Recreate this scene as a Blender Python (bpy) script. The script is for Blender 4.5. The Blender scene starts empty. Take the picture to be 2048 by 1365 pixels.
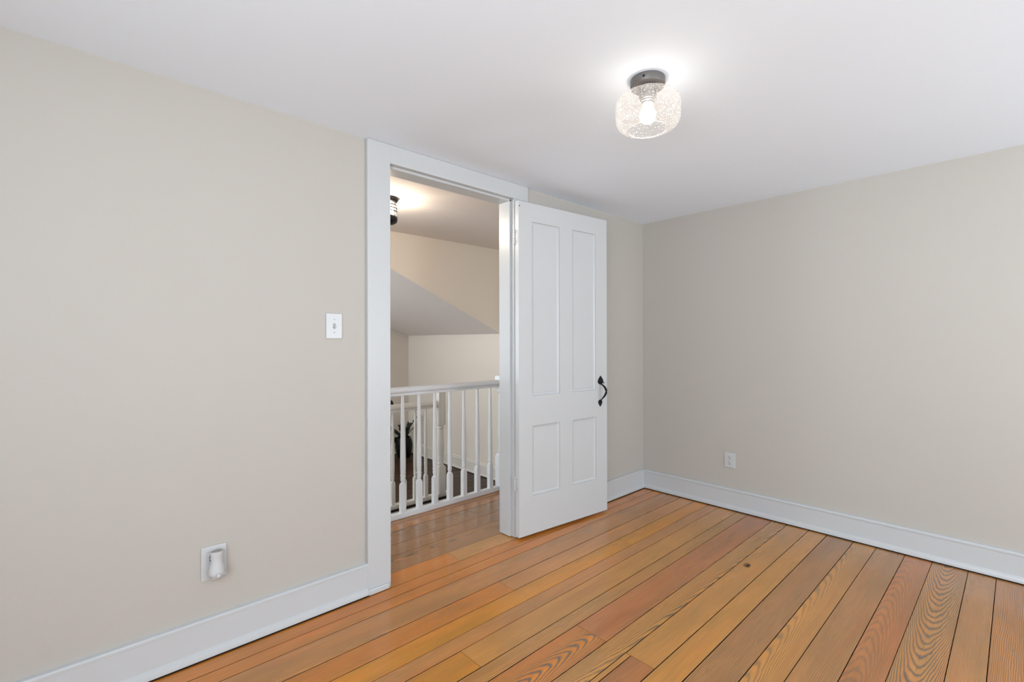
import bpy, bmesh, math, random
from mathutils import Vector, Matrix
S = bpy.context.scene
C = S.collection
random.seed(7)
PI = math.pi

# ------------------------------------------------------------------ camera
F_PX = 938.84                                   # focal length in pixels of a 2048 px wide frame
YAW, PITCH, ROLL = math.radians(47.22), math.radians(0.114), math.radians(-0.117)
CAM = Vector((-3.489, -2.151, 1.22))
cd = bpy.data.cameras.new('camera'); cam = bpy.data.objects.new('camera', cd); C.objects.link(cam)
cd.sensor_fit = 'HORIZONTAL'; cd.sensor_width = 36.0; cd.lens = F_PX / 2048 * 36.0
cd.clip_start = 0.05; cd.clip_end = 100
fw = Vector((math.cos(YAW) * math.cos(PITCH), math.sin(YAW) * math.cos(PITCH), math.sin(PITCH)))
rt = Vector((math.sin(YAW), -math.cos(YAW), 0)); up = rt.cross(fw)
rt, up = rt * math.cos(ROLL) + up * math.sin(ROLL), up * math.cos(ROLL) - rt * math.sin(ROLL)
M = Matrix.Identity(4)
for i in range(3):
    M[i][0] = rt[i]; M[i][1] = up[i]; M[i][2] = -fw[i]; M[i][3] = CAM[i]
cam.matrix_world = M
S.camera = cam

# ------------------------------------------------------------------ light and exposure
SKY = 9.7
SKY_COL = (0.85, 0.94, 1.0)
GROUND_GLOW = (1.04, 1.15, 1.23)
BULB = 2.6
HALL_BULB = 76.0
S.view_settings.view_transform = 'Standard'
S.view_settings.look = 'None'
S.view_settings.gamma = 1.0
S.view_settings.use_curve_mapping = False
S.view_settings.exposure = 0.0
w = bpy.data.worlds.new('sky'); S.world = w; w.use_nodes = True
bg = w.node_tree.nodes['Background']
wn = w.node_tree                                 # overcast sky above, added brighter ground glow below to lift the ceilings
wt = wn.nodes.new('ShaderNodeTexCoord'); wx = wn.nodes.new('ShaderNodeSeparateXYZ'); wn.links.new(wt.outputs['Generated'], wx.inputs[0])
wr = wn.nodes.new('ShaderNodeMapRange'); wr.inputs['From Min'].default_value = -0.08; wr.inputs['From Max'].default_value = 0.08
wn.links.new(wx.outputs['Z'], wr.inputs['Value'])
wm = wn.nodes.new('ShaderNodeMix'); wm.data_type = 'RGBA'
wm.inputs[6].default_value = (*GROUND_GLOW, 1); wm.inputs[7].default_value = (*SKY_COL, 1)
wn.links.new(wr.outputs[0], wm.inputs[0]); wn.links.new(wm.outputs[2], bg.inputs['Color'])
bg.inputs['Strength'].default_value = SKY

# room and hall sizes (metres); the corner of the two visible walls is the origin
XL, YB, HC = -4.7, -4.3, 2.208                  # room: x XL..0, y YB..0, ceiling HC
WT = 0.11                                       # thickness of the doorway wall
HX, HY, HHC = -0.31, 3.28, 2.16                 # hall: right wall, rear wall, ceiling
LZ = -0.21                                      # lower landing
WINDOWS_BACK = [(-1.25, -0.30), (-2.65, -1.85)] # x ranges, unseen behind the camera, placed to tune the room's daylight
WINDOW_SIDE_ADDED = (-4.00, -1.45)                    # y range, added for daylight in the unseen wall left of the camera
WZ0, WZ1 = 0.50, 2.00
HALL_WINDOW_ADDED = (2.00, 2.90)                      # y range, added unseen in the far left end wall to brighten the hall
HALL_REAR_ADDED = (-4.00, -3.00)                       # x range, added in the rear wall outside the doorway's view to brighten the landing
def portal(name, loc, rot, sx, sy):             # sampling aid for the daylight through a window opening
    l = bpy.data.lights.new(name, 'AREA'); l.shape = 'RECTANGLE'; l.size = sx; l.size_y = sy
    l.cycles.is_portal = True
    o = bpy.data.objects.new(name, l); C.objects.link(o); o.location = loc; o.rotation_euler = rot
for a, b in WINDOWS_BACK:
    portal('window_daylight', ((a + b) / 2, YB - 0.10, (WZ0 + WZ1) / 2), (PI / 2, 0, 0), b - a, WZ1 - WZ0)
portal('window_daylight', (XL - 0.10, sum(WINDOW_SIDE_ADDED) / 2, (WZ0 + WZ1) / 2), (PI / 2, 0, -PI / 2),
       WINDOW_SIDE_ADDED[1] - WINDOW_SIDE_ADDED[0], WZ1 - WZ0)
portal('window_daylight', (XL - 0.10, sum(HALL_WINDOW_ADDED) / 2, (WZ0 + WZ1) / 2), (PI / 2, 0, -PI / 2), HALL_WINDOW_ADDED[1] - HALL_WINDOW_ADDED[0], WZ1 - WZ0)
portal('window_daylight', (sum(HALL_REAR_ADDED) / 2, HY + 0.10, (WZ0 + WZ1) / 2), (PI / 2, 0, PI), HALL_REAR_ADDED[1] - HALL_REAR_ADDED[0], WZ1 - WZ0)

# ------------------------------------------------------------------ materials
def new_mat(name):
    m = bpy.data.materials.new(name); m.use_nodes = True
    nt = m.node_tree; b = nt.nodes['Principled BSDF']
    return m, nt, b
def nd(nt, t, **kw):
    n = nt.nodes.new(t)
    for k, v in kw.items():
        if hasattr(n, k): setattr(n, k, v)
        else: n.inputs[k].default_value = v
    return n
def paint(name, col, rough, bump=0.0, scale=60.0, mott=0.0, spec=0.5):
    m, nt, b = new_mat(name)
    b.inputs['Roughness'].default_value = rough
    b.inputs['Specular IOR Level'].default_value = spec
    tc = nd(nt, 'ShaderNodeTexCoord')
    n1 = nd(nt, 'ShaderNodeTexNoise'); n1.inputs['Scale'].default_value = 2.2; n1.inputs['Detail'].default_value = 3
    nt.links.new(tc.outputs['Object'], n1.inputs['Vector'])
    mr = nd(nt, 'ShaderNodeMapRange'); mr.inputs['To Min'].default_value = 1 - mott; mr.inputs['To Max'].default_value = 1 + mott
    nt.links.new(n1.outputs['Fac'], mr.inputs['Value'])
    mx = nd(nt, 'ShaderNodeVectorMath', operation='SCALE'); mx.inputs[0].default_value = col
    nt.links.new(mr.outputs['Result'], mx.inputs['Scale']); nt.links.new(mx.outputs['Vector'], b.inputs['Base Color'])
    if bump:
        n2 = nd(nt, 'ShaderNodeTexNoise'); n2.inputs['Scale'].default_value = scale; n2.inputs['Detail'].default_value = 4
        nt.links.new(tc.outputs['Object'], n2.inputs['Vector'])
        bp = nd(nt, 'ShaderNodeBump'); bp.inputs['Strength'].default_value = bump; bp.inputs['Distance'].default_value = 0.004
        nt.links.new(n2.outputs['Fac'], bp.inputs['Height']); nt.links.new(bp.outputs['Normal'], b.inputs['Normal'])
    return m
def plain(name, col, rough, metal=0.0, spec=0.5):
    m, nt, b = new_mat(name)
    tc = nd(nt, 'ShaderNodeTexCoord'); n = nd(nt, 'ShaderNodeTexNoise'); n.inputs['Scale'].default_value = 90
    nt.links.new(tc.outputs['Object'], n.inputs['Vector'])
    mr = nd(nt, 'ShaderNodeMapRange'); mr.inputs['To Min'].default_value = max(0, rough - 0.04); mr.inputs['To Max'].default_value = rough + 0.04
    nt.links.new(n.outputs['Fac'], mr.inputs['Value']); nt.links.new(mr.outputs['Result'], b.inputs['Roughness'])
    b.inputs['Base Color'].default_value = (*col, 1); b.inputs['Metallic'].default_value = metal
    b.inputs['Specular IOR Level'].default_value = spec
    return m
def emitter(name, col, strength):
    m, nt, b = new_mat(name)
    b.inputs['Base Color'].default_value = (0.9, 0.9, 0.9, 1)
    b.inputs['Emission Color'].default_value = (*col, 1); b.inputs['Emission Strength'].default_value = strength
    return m
def seeded_glass(name, haze=0.10, speck=0.35, tint=(1, 1, 1), scale=420.0):
    m, nt, b = new_mat(name); nt.nodes.remove(b)
    out = nt.nodes['Material Output']
    tr = nd(nt, 'ShaderNodeBsdfTransparent'); tr.inputs['Color'].default_value = (0.97 * tint[0], 0.97 * tint[1], 0.97 * tint[2], 1)
    gl = nd(nt, 'ShaderNodeBsdfGlossy'); gl.inputs['Roughness'].default_value = 0.06
    fr = nd(nt, 'ShaderNodeFresnel'); fr.inputs['IOR'].default_value = 1.45
    fm = nd(nt, 'ShaderNodeMath', operation='MULTIPLY'); fm.inputs[1].default_value = 0.22; nt.links.new(fr.outputs[0], fm.inputs[0])
    m1 = nd(nt, 'ShaderNodeMixShader'); nt.links.new(fm.outputs[0], m1.inputs[0]); nt.links.new(tr.outputs[0], m1.inputs[1]); nt.links.new(gl.outputs[0], m1.inputs[2])
    df = nd(nt, 'ShaderNodeBsdfTranslucent'); df.inputs['Color'].default_value = (0.95 * tint[0], 0.95 * tint[1], 0.95 * tint[2], 1)
    d2 = nd(nt, 'ShaderNodeBsdfDiffuse'); d2.inputs['Color'].default_value = (0.9, 0.9, 0.9, 1)
    ad = nd(nt, 'ShaderNodeMixShader'); ad.inputs[0].default_value = 0.5
    nt.links.new(df.outputs[0], ad.inputs[1]); nt.links.new(d2.outputs[0], ad.inputs[2])
    tc = nd(nt, 'ShaderNodeTexCoord'); vo = nd(nt, 'ShaderNodeTexVoronoi'); vo.inputs['Scale'].default_value = scale
    nt.links.new(tc.outputs['Object'], vo.inputs['Vector'])
    mr = nd(nt, 'ShaderNodeMapRange'); mr.inputs['From Min'].default_value = 0.20; mr.inputs['From Max'].default_value = 0.30
    mr.inputs['To Min'].default_value = speck; mr.inputs['To Max'].default_value = haze
    nt.links.new(vo.outputs['Distance'], mr.inputs['Value'])
    m2 = nd(nt, 'ShaderNodeMixShader'); nt.links.new(mr.outputs['Result'], m2.inputs[0]); nt.links.new(m1.outputs[0], m2.inputs[1]); nt.links.new(ad.outputs[0], m2.inputs[2])
    nt.links.new(m2.outputs[0], out.inputs['Surface'])
    return m

def wood(name, gain=(1, 1, 1), rough=0.27, coat=0.55, dark=(0.135, 0.095, 0.060), spec=0.3):
    """Planks: UV = metres along / across the plank; 'tone' rgb = plank colour, 'grain' = (strength, arch centre, rings along, seed)"""
    m, nt, b = new_mat(name); L = nt.links.new
    uv = nd(nt, 'ShaderNodeUVMap'); sp = nd(nt, 'ShaderNodeSeparateXYZ'); L(uv.outputs[0], sp.inputs[0])
    at = nd(nt, 'ShaderNodeAttribute', attribute_name='tone'); ag = nd(nt, 'ShaderNodeAttribute', attribute_name='grain')
    sg = nd(nt, 'ShaderNodeSeparateColor'); L(ag.outputs['Color'], sg.inputs[0])
    def mth(op, a, bb=None, c=None):
        n = nd(nt, 'ShaderNodeMath', operation=op)
        for k, v in enumerate((a, bb, c)):
            if v is None: continue
            if isinstance(v, (int, float)): n.inputs[k].default_value = v
            else: L(v, n.inputs[k])
        return n.outputs[0]
    u, v = sp.outputs[0], sp.outputs[1]
    seed = mth('MULTIPLY', ag.outputs['Alpha'], 37.0)
    strength = sg.outputs[0]
    v0 = mth('SUBTRACT', mth('MULTIPLY', sg.outputs[1], 1.0), 0.5)          # stored 0..1 -> -0.5..0.5 m
    k1 = mth('MULTIPLY', mth('SUBTRACT', sg.outputs[2], 0.5), 60.0)         # stored 0..1 -> -30..30 rings per metre
    def noise(su, sv, detail=3, sz=1.0, rgh=0.5):
        cb = nd(nt, 'ShaderNodeCombineXYZ'); L(mth('MULTIPLY', u, su), cb.inputs[0]); L(mth('MULTIPLY', v, sv), cb.inputs[1]); L(mth('MULTIPLY', seed, sz), cb.inputs[2])
        n = nd(nt, 'ShaderNodeTexNoise'); n.inputs['Scale'].default_value = 1; n.inputs['Detail'].default_value = detail; n.inputs['Roughness'].default_value = rgh
        L(cb.outputs[0], n.inputs['Vector']); return n.outputs['Fac']
    dv = mth('SUBTRACT', v, v0)
    wob = mth('MULTIPLY', mth('SUBTRACT', noise(2.0, 9.0), 0.5), 0.030)
    dv2 = mth('ADD', dv, wob)
    far = mth('GREATER_THAN', mth('ABSOLUTE', v0), 0.2)
    k2 = mth('ADD', mth('MULTIPLY', far, -1150.0), 1400.0)                  # arches 1400, straight grain 250
    N = mth('ADD', mth('MULTIPLY', k2, mth('MULTIPLY', dv2, dv2)), mth('MULTIPLY', k1, u))
    N = mth('ADD', N, mth('MULTIPLY', noise(9.0, 38.0, 2), 1.1))
    s = mth('ADD', mth('MULTIPLY', mth('SINE', mth('MULTIPLY', N, 2 * PI)), 0.5), 0.5)
    late = mth('POWER', s, 2.2)
    line = mth('MULTIPLY', late, mth('MINIMUM', mth('ADD', strength, 0.20), 1.0))
    # fade of the figure along the plank
    line = mth('MULTIPLY', line, mth('MINIMUM', mth('MULTIPLY', noise(1.3, 5.0, 1, 1.7), 2.3), 1.0))
    fine = noise(7.0, 420.0, 2, 2.3)
    mott = noise(2.6, 14.0, 3, 3.1)
    mott2 = noise(1.5, 20.0, 3, 4.7, 0.5)
    fmul = mth('ADD', 0.58, mth('ADD', mth('MULTIPLY', fine, 0.52), mth('MULTIPLY', noise(3.0, 150.0, 3, 6.1, 0.6), 0.34)))
    sc = nd(nt, 'ShaderNodeVectorMath', operation='SCALE'); L(at.outputs['Color'], sc.inputs[0]); L(fmul, sc.inputs['Scale'])
    # grey-brown clouding against the orange
    mxa = nd(nt, 'ShaderNodeMix', data_type='RGBA', blend_type='MULTIPLY'); mxa.inputs[7].default_value = (0.80, 0.86, 0.90, 1)
    mr = nd(nt, 'ShaderNodeMapRange'); mr.inputs['From Min'].default_value = 0.38; mr.inputs['From Max'].default_value = 0.66; L(mott, mr.inputs['Value'])
    L(mr.outputs[0], mxa.inputs[0]); L(sc.outputs[0], mxa.inputs[6])
    mxr = nd(nt, 'ShaderNodeMix', data_type='RGBA', blend_type='MULTIPLY'); mxr.inputs[7].default_value = (1.0, 0.86, 0.80, 1)
    mr2 = nd(nt, 'ShaderNodeMapRange'); mr2.inputs['From Min'].default_value = 0.52; mr2.inputs['From Max'].default_value = 0.74; L(mott2, mr2.inputs['Value'])
    L(mr2.outputs[0], mxr.inputs[0]); L(mxa.outputs[2], mxr.inputs[6])
    mxb = nd(nt, 'ShaderNodeMix', data_type='RGBA'); L(line, mxb.inputs[0]); L(mxr.outputs[2], mxb.inputs[6]); mxb.inputs[7].default_value = (*dark, 1)
    g = nd(nt, 'ShaderNodeVectorMath', operation='MULTIPLY'); L(mxb.outputs[2], g.inputs[0]); g.inputs[1].default_value = gain
    L(g.outputs[0], b.inputs['Base Color'])
    rr = nd(nt, 'ShaderNodeMapRange'); rr.inputs['To Min'].default_value = rough - 0.06; rr.inputs['To Max'].default_value = rough + 0.10; L(mott2, rr.inputs['Value'])
    L(rr.outputs[0], b.inputs['Roughness'])
    b.inputs['Specular IOR Level'].default_value = spec
    b.inputs['Coat Weight'].default_value = coat; b.inputs['Coat Roughness'].default_value = 0.07
    bp = nd(nt, 'ShaderNodeBump'); bp.inputs['Strength'].default_value = 0.10; bp.inputs['Distance'].default_value = 0.002
    L(mth('ADD', mth('MULTIPLY', line, -0.5), noise(3.0, 30.0, 2, 5.0)), bp.inputs['Height']); L(bp.outputs[0], b.inputs['Normal'])
    return m

IVORY = paint('ivory_wall_paint', (0.458, 0.426, 0.390), 0.55, 0.06, 70, 0.012, 0.35)
HALLP = paint('cream_hall_paint', (0.82, 0.75, 0.67), 0.6, 0.06, 70, 0.012, 0.3)
CEIL = paint('white_ceiling_paint', (0.80, 0.87, 0.95), 0.75, 0.05, 50, 0.012, 0.2)
HCEIL = paint('hall_ceiling_paint', (0.82, 0.755, 0.715), 0.75, 0.05, 50, 0.012, 0.2)
TRIM = paint('white_trim_gloss', (0.51, 0.52, 0.53), 0.32, 0.05, 35, 0.01)
DOORP = paint('white_door_gloss', (0.53, 0.537, 0.545), 0.34, 0.05, 30, 0.01)
CREAMT = paint('cream_trim_gloss', (0.78, 0.75, 0.69), 0.35, 0.03, 35, 0.01)
FLOORM = wood('varnished_pine_boards')
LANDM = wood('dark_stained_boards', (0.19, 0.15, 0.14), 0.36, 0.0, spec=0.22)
GAP = plain('dark_gap', (0.012, 0.008, 0.006), 0.9, spec=0.1)  # board joints and knot crack; also the painted shade under the shoe moulding
BALW = paint('white_balustrade_gloss', (0.78, 0.79, 0.81), 0.32, 0.03, 35, 0.01)
PLASTIC = plain('white_plastic', (0.52, 0.525, 0.535), 0.25)
PLASTG = plain('grey_vent_plastic', (0.30, 0.30, 0.28), 0.4)
BLACKI = plain('black_iron', (0.006, 0.006, 0.007), 0.45, spec=0.25)
BRONZE = plain('dark_bronze_metal', (0.15, 0.14, 0.135), 0.40, 0.6)
SOCK = plain('grey_socket', (0.30, 0.29, 0.28), 0.4, 0.5)
SLOT = plain('dark_slot', (0.02, 0.02, 0.02), 0.6)
SCREW = plain('steel_screw', (0.45, 0.45, 0.45), 0.35, 0.9)
POTM = plain('black_glazed_ceramic', (0.004, 0.004, 0.005), 0.3, spec=0.25)
SOILM = plain('dark_soil', (0.03, 0.02, 0.015), 0.95)
LEAFM = plain('dark_green_leaf', (0.008, 0.018, 0.007), 0.35)
GLASS = seeded_glass('seeded_glass', 0.115, 0.60, (1.0, 0.975, 0.955), 130.0)
HGLASS = seeded_glass('clear_glass', 0.03, 0.1)
CLEARP = seeded_glass('clear_plastic', 0.35, 0.5)
BULBM = emitter('lit_bulb', (1.0, 0.93, 0.82), BULB * 10)
HBULBM = emitter('lit_hall_bulb', (1.0, 0.86, 0.68), HALL_BULB * 10)

# ------------------------------------------------------------------ mesh helpers
def obj(name, bm, mats, parent=None, smooth=None):
    bmesh.ops.recalc_face_normals(bm, faces=bm.faces[:])
    me = bpy.data.meshes.new(name); bm.to_mesh(me); bm.free()
    for m in (mats if isinstance(mats, (list, tuple)) else [mats]): me.materials.append(m)
    if smooth is not None:
        for p in me.polygons: p.use_smooth = True
        me.set_sharp_from_angle(angle=math.radians(smooth))
    o = bpy.data.objects.new(name, me); C.objects.link(o)
    if parent: o.parent = parent
    return o
def tag(o, label, cat=None, group=None, kind=None):
    if label: o['label'] = label
    if cat: o['category'] = cat
    if group: o['group'] = group
    if kind: o['kind'] = kind
    return o
def struct(name, bm, mats, label, cat, smooth=None):
    return tag(obj(name, bm, mats, None, smooth), label, cat, None, 'structure')
def thing(name, label, cat, loc=(0, 0, 0), rot=(0, 0, 0), group=None):
    o = bpy.data.objects.new(name, None); C.objects.link(o); o.location = loc; o.rotation_euler = rot
    o.empty_display_size = 0.05
    return tag(o, label, cat, group)
def box(bm, a, b, bev=0.0, seg=2, mi=0):
    t = bmesh.new()
    vs = [t.verts.new((x, y, z)) for x in (a[0], b[0]) for y in (a[1], b[1]) for z in (a[2], b[2])]
    for f in ((0, 1, 3, 2), (4, 6, 7, 5), (0, 4, 5, 1), (2, 3, 7, 6), (0, 2, 6, 4), (1, 5, 7, 3)): t.faces.new([vs[i] for i in f])
    if bev: bmesh.ops.bevel(t, geom=t.edges[:], offset=bev, segments=seg, affect='EDGES', profile=0.5)
    merge(bm, t, mi)
def merge(bm, t, mi=0, mat=None):
    t.verts.index_update(); mp = []
    for v in t.verts: mp.append(bm.verts.new(mat @ v.co if mat else v.co))
    for f in t.faces:
        try:
            nf = bm.faces.new([mp[v.index] for v in f.verts]); nf.material_index = f.material_index or mi
        except ValueError: pass
    t.free()
def quad(bm, *ps, mi=0):
    f = bm.faces.new([bm.verts.new(p) for p in ps]); f.material_index = mi; return f
def lathe(bm, prof, n=32, loc=(0, 0, 0), mat=None, cap0=True, cap1=True):
    """prof: (r, z) or (r, z, squareness 0..1)"""
    rings = []
    for p in prof:
        r, z = p[0], p[1]; q = p[2] if len(p) > 2 else 0
        ring = []
        for i in range(n):
            a = 2 * PI * i / n; c, s = math.cos(a), math.sin(a)
            k = 1 / max(abs(c), abs(s)); rr = r * ((1 - q) + q * k)
            P = Vector((rr * c, rr * s, z))
            if mat: P = mat @ P
            ring.append(bm.verts.new(P + Vector(loc)))
        rings.append(ring)
    for a, b in zip(rings, rings[1:]):
        for i in range(n): bm.faces.new((a[i], a[(i + 1) % n], b[(i + 1) % n], b[i]))
    if cap0 and prof[0][0] > 1e-6: bm.faces.new(rings[0][::-1])
    if cap1 and prof[-1][0] > 1e-6: bm.faces.new(rings[-1])
def tube(bm, pts, r, n=10, closed=False, flat=None):
    """round tube along pts; r number or list; flat=(axis, factor) squashes"""
    P = [Vector(p) for p in pts]; m = len(P); rings = []
    ref = Vector((0, 0, 1))
    for i in range(m):
        if closed: t = P[(i + 1) % m] - P[i - 1]
        else: t = P[min(i + 1, m - 1)] - P[max(i - 1, 0)]
        t.normalize()
        a = t.cross(ref)
        if a.length < 1e-3: a = t.cross(Vector((1, 0, 0)))
        a.normalize(); b = t.cross(a).normalized()
        rr = r[i] if isinstance(r, (list, tuple)) else r
        ring = []
        for k in range(n):
            d = a * math.cos(2 * PI * k / n) + b * math.sin(2 * PI * k / n)
            if flat: d = d - flat[0] * (d.dot(flat[0])) * (1 - flat[1])
            ring.append(bm.verts.new(P[i] + d * rr))
        rings.append(ring)
    for i in range(m if closed else m - 1):
        a, b = rings[i], rings[(i + 1) % m]
        for k in range(n): bm.faces.new((a[k], a[(k + 1) % n], b[(k + 1) % n], b[k]))
    if not closed: bm.faces.new(rings[0][::-1]); bm.faces.new(rings[-1])
def extrude(bm, prof, axis, a, b):
    """prof: 2-D points; axis 'x': (y,z) swept x=a..b; axis 'y': (x,z) swept y=a..b"""
    def P(q, t): return (t, q[0], q[1]) if axis == 'x' else (q[0], t, q[1])
    A = [bm.verts.new(P(q, a)) for q in prof]; B = [bm.verts.new(P(q, b)) for q in prof]; n = len(prof)
    for i in range(n): bm.faces.new((A[i], A[(i + 1) % n], B[(i + 1) % n], B[i]))
    bm.faces.new(A[::-1]); bm.faces.new(B)
def prism(bm, outline, depth, mat):
    """outline (x, y) extruded 0..depth in local z, then transformed"""
    A = [bm.verts.new(mat @ Vector((x, y, 0))) for x, y in outline]; B = [bm.verts.new(mat @ Vector((x, y, depth))) for x, y in outline]; n = len(outline)
    for i in range(n): bm.faces.new((A[i], A[(i + 1) % n], B[(i + 1) % n], B[i]))
    bm.faces.new(A[::-1]); bm.faces.new(B)

# ------------------------------------------------------------------ floors
TAN, ORANGE, YEL, RED, GREYT, HON = (0.57, 0.235, 0.060), (0.63, 0.205, 0.020), (0.66, 0.245, 0.012), (0.50, 0.175, 0.048), (0.46, 0.205, 0.062), (0.58, 0.25, 0.052)
DARKB, BRN = (0.46, 0.20, 0.060), (0.46, 0.20, 0.060)  # BRN: browner board tone, also carrying the light gradient toward the right
def planks(name, rows, z, mats, label, bounds=None, gap=0.0030):
    """rows: (y0, y1, [(x0, x1, tone, strength, arch centre, rings per metre)])"""
    bm = bmesh.new(); uvl = bm.loops.layers.uv.new('UVMap')
    tl = bm.loops.layers.float_color.new('tone'); gl = bm.loops.layers.float_color.new('grain')
    for y0, y1, segs in rows:
        ym = (y0 + y1) / 2
        for x0, x1, tone, st, v0, k1 in segs:
            sd = random.random()
            g = gap * (0.5 + random.random())
            a, b, c, d = x0 + 0.0006, x1 - 0.0006, y0 + g * 0.5, y1 - g * 0.5
            top = [(a, c, z), (b, c, z), (b, d, z), (a, d, z)]
            faces = [top] + [[(p[0], p[1], z), (q[0], q[1], z), (q[0], q[1], z - 0.013), (p[0], p[1], z - 0.013)] for p, q in zip(top, top[1:] + top[:1])]
            for fi, fpts in enumerate(faces):
                f = bm.faces.new([bm.verts.new(p) for p in fpts]); f.material_index = 1 if fi else 0
                for lp in f.loops:
                    lp[uvl].uv = (lp.vert.co.x, lp.vert.co.y - ym)
                    lp[tl] = (*tone, 1); lp[gl] = (st, v0 + 0.5, 0.5 + k1 / 60.0, sd)
    ys = [r[0] for r in rows] + [r[1] for r in rows]; xs = [s[0] for r in rows for s in r[2]] + [s[1] for r in rows for s in r[2]]
    B = bounds or (min(xs), max(xs), min(ys), max(ys))
    quad(bm, (B[0], B[2], z - 0.014), (B[1], B[2], z - 0.014), (B[1], B[3], z - 0.014), (B[0], B[3], z - 0.014), mi=1)
    me = bpy.data.meshes.new(name); bm.to_mesh(me); bm.free()
    for m in mats: me.materials.append(m)
    o = bpy.data.objects.new(name, me); C.objects.link(o)
    return tag(o, label, 'floor', None, 'structure')
def jit(c, k=0.10):
    s = 1 + random.uniform(-k, k); return tuple(x * s for x in c)
X0, X1 = XL, 0.0
ST = 0.36                                        # arch centre far outside the plank: straight grain
rows = [
    (0.690, 0.800, [(X0, HX, jit(TAN), 0.25, ST, 1)]),
    (0.585, 0.690, [(X0, HX, jit(TAN), 0.15, -ST, 1)]),
    (0.408, 0.585, [(X0, HX, DARKB, 0.75, 0.10, 9)]),
    (0.275, 0.408, [(X0, HX, DARKB, 0.6, -ST, 2)]),
    (0.100, 0.275, [(X0, HX, DARKB, 1.0, 0.03, -7)]),
    (-0.032, 0.100, [(X0, -1.922, ORANGE, 0.08, ST, 1), (-1.922, X1, HON, 0.22, ST, 1)]),
    (-0.118, -0.032, [(X0, X1, ORANGE, 0.25, -ST, 1)]),
    (-0.195, -0.118, [(X0, X1, jit(ORANGE), 0.25, ST, 1)]),
    (-0.350, -0.195, [(X0, X1, TAN, 0.45, -0.09, 3)]),
    (-0.466, -0.350, [(X0, -1.917, ORANGE, 0.4, 0.40, 1), (-1.917, X1, TAN, 0.1, ST, 1)]),
    (-0.570, -0.466, [(X0, X1, YEL, 0.25, ST, 1)]),
    (-0.650, -0.570, [(X0, X1, jit(TAN), 0.15, -ST, 1)]),
    (-0.778, -0.650, [(X0, -2.380, YEL, 0.85, ST, 2), (-2.380, X1, HON, 0.3, ST, 1)]),
    (-0.853, -0.778, [(X0, X1, HON, 0.75, -0.34, 2)]),
    (-1.008, -0.853, [(X0, -1.913, ORANGE, 1.0, -0.012, 18), (-1.913, X1, jit(RED, 0.02), 0.45, -0.09, 6)]),
    (-1.100, -1.008, [(X0, X1, HON, 0.7, -0.05, 8)]),
    (-1.123, -1.100, [(X0, -1.912, HON, 0.3, ST, 1)]),
    (-1.226, -1.123, [(X0, -1.912, RED, 0.95, ST, 1)]),
    (-1.226, -1.100, [(-1.912, X1, HON, 0.45, ST, 1)]),
    (-1.327, -1.226, [(X0, X1, jit(HON), 0.12, -ST, 1)]),
    (-1.465, -1.327, [(X0, X1, BRN, 0.75, ST, 1.5)]),
    (-1.575, -1.465, [(X0, X1, (0.54, 0.235, 0.054), 0.40, 0.05, 9)]),
    (-1.706, -1.575, [(X0, X1, BRN, 0.40, -0.34, 2)]),
    (-1.822, -1.706, [(X0, X1, (0.47, 0.17, 0.048), 0.30, 0.03, 12)]),
    (-1.964, -1.822, [(X0, X1, (0.52, 0.225, 0.060), 0.95, 0.006, -15)]),
    (-2.068, -1.964, [(X0, X1, BRN, 0.18, ST, 1)]),
    (-2.200, -2.068, [(X0, X1, (0.54, 0.20, 0.042), 0.85, -ST, 2)]),
]
y = -2.200; k = 0
while y > YB:
    wd = (0.12, 0.10, 0.14, 0.115)[k % 4]; rows.append((y - wd, y, [(X0, X1, jit((TAN, HON, ORANGE, GREYT)[k % 4]), 0.4, ST if k % 2 else 0.02, 4)])); y -= wd; k += 1
planks('floor', rows, 0.0, [FLOORM, GAP], 'glossy orange-brown wide pine floorboards of the bedroom and hallway', (X0, X1, YB, 0.79))
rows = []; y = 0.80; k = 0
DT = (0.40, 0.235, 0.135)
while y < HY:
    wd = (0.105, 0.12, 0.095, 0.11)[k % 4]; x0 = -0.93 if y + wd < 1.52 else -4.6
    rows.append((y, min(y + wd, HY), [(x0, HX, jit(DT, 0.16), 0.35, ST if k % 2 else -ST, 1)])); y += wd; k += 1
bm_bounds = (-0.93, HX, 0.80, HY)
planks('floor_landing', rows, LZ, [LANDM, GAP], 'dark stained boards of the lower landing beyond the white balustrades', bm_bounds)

# dark knot in one board
bm = bmesh.new()
kp = [(0.034 * math.cos(a) * (1 + 0.25 * math.sin(3 * a)), 0.020 * math.sin(a) * (1 + 0.3 * math.cos(2 * a)), 0.0006) for a in [2 * PI * i / 20 for i in range(20)]]
bm.faces.new([bm.verts.new((-0.813 + q[0] * 0.55, -1.146 + q[1] * 0.75, q[2])) for q in kp])
fl = bpy.data.objects['floor']
kn = obj('knot', bm, plain('dark_knot', (0.10, 0.045, 0.02), 0.35), fl)
bm = bmesh.new()
tube(bm, [(-0.813 + 0.026 * math.cos(t), -1.146 + 0.020 * math.sin(t), 0.0008) for t in [0.3 * i for i in range(14)]], 0.0016, 6, flat=(Vector((0, 0, 1)), 0.3))
tube(bm, [(-0.828, -1.15, 0.001), (-0.815, -1.139, 0.001), (-0.80, -1.150, 0.001)], 0.003, 6, flat=(Vector((0, 0, 1)), 0.3))
obj('knot_crack', bm, GAP, fl)

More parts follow.
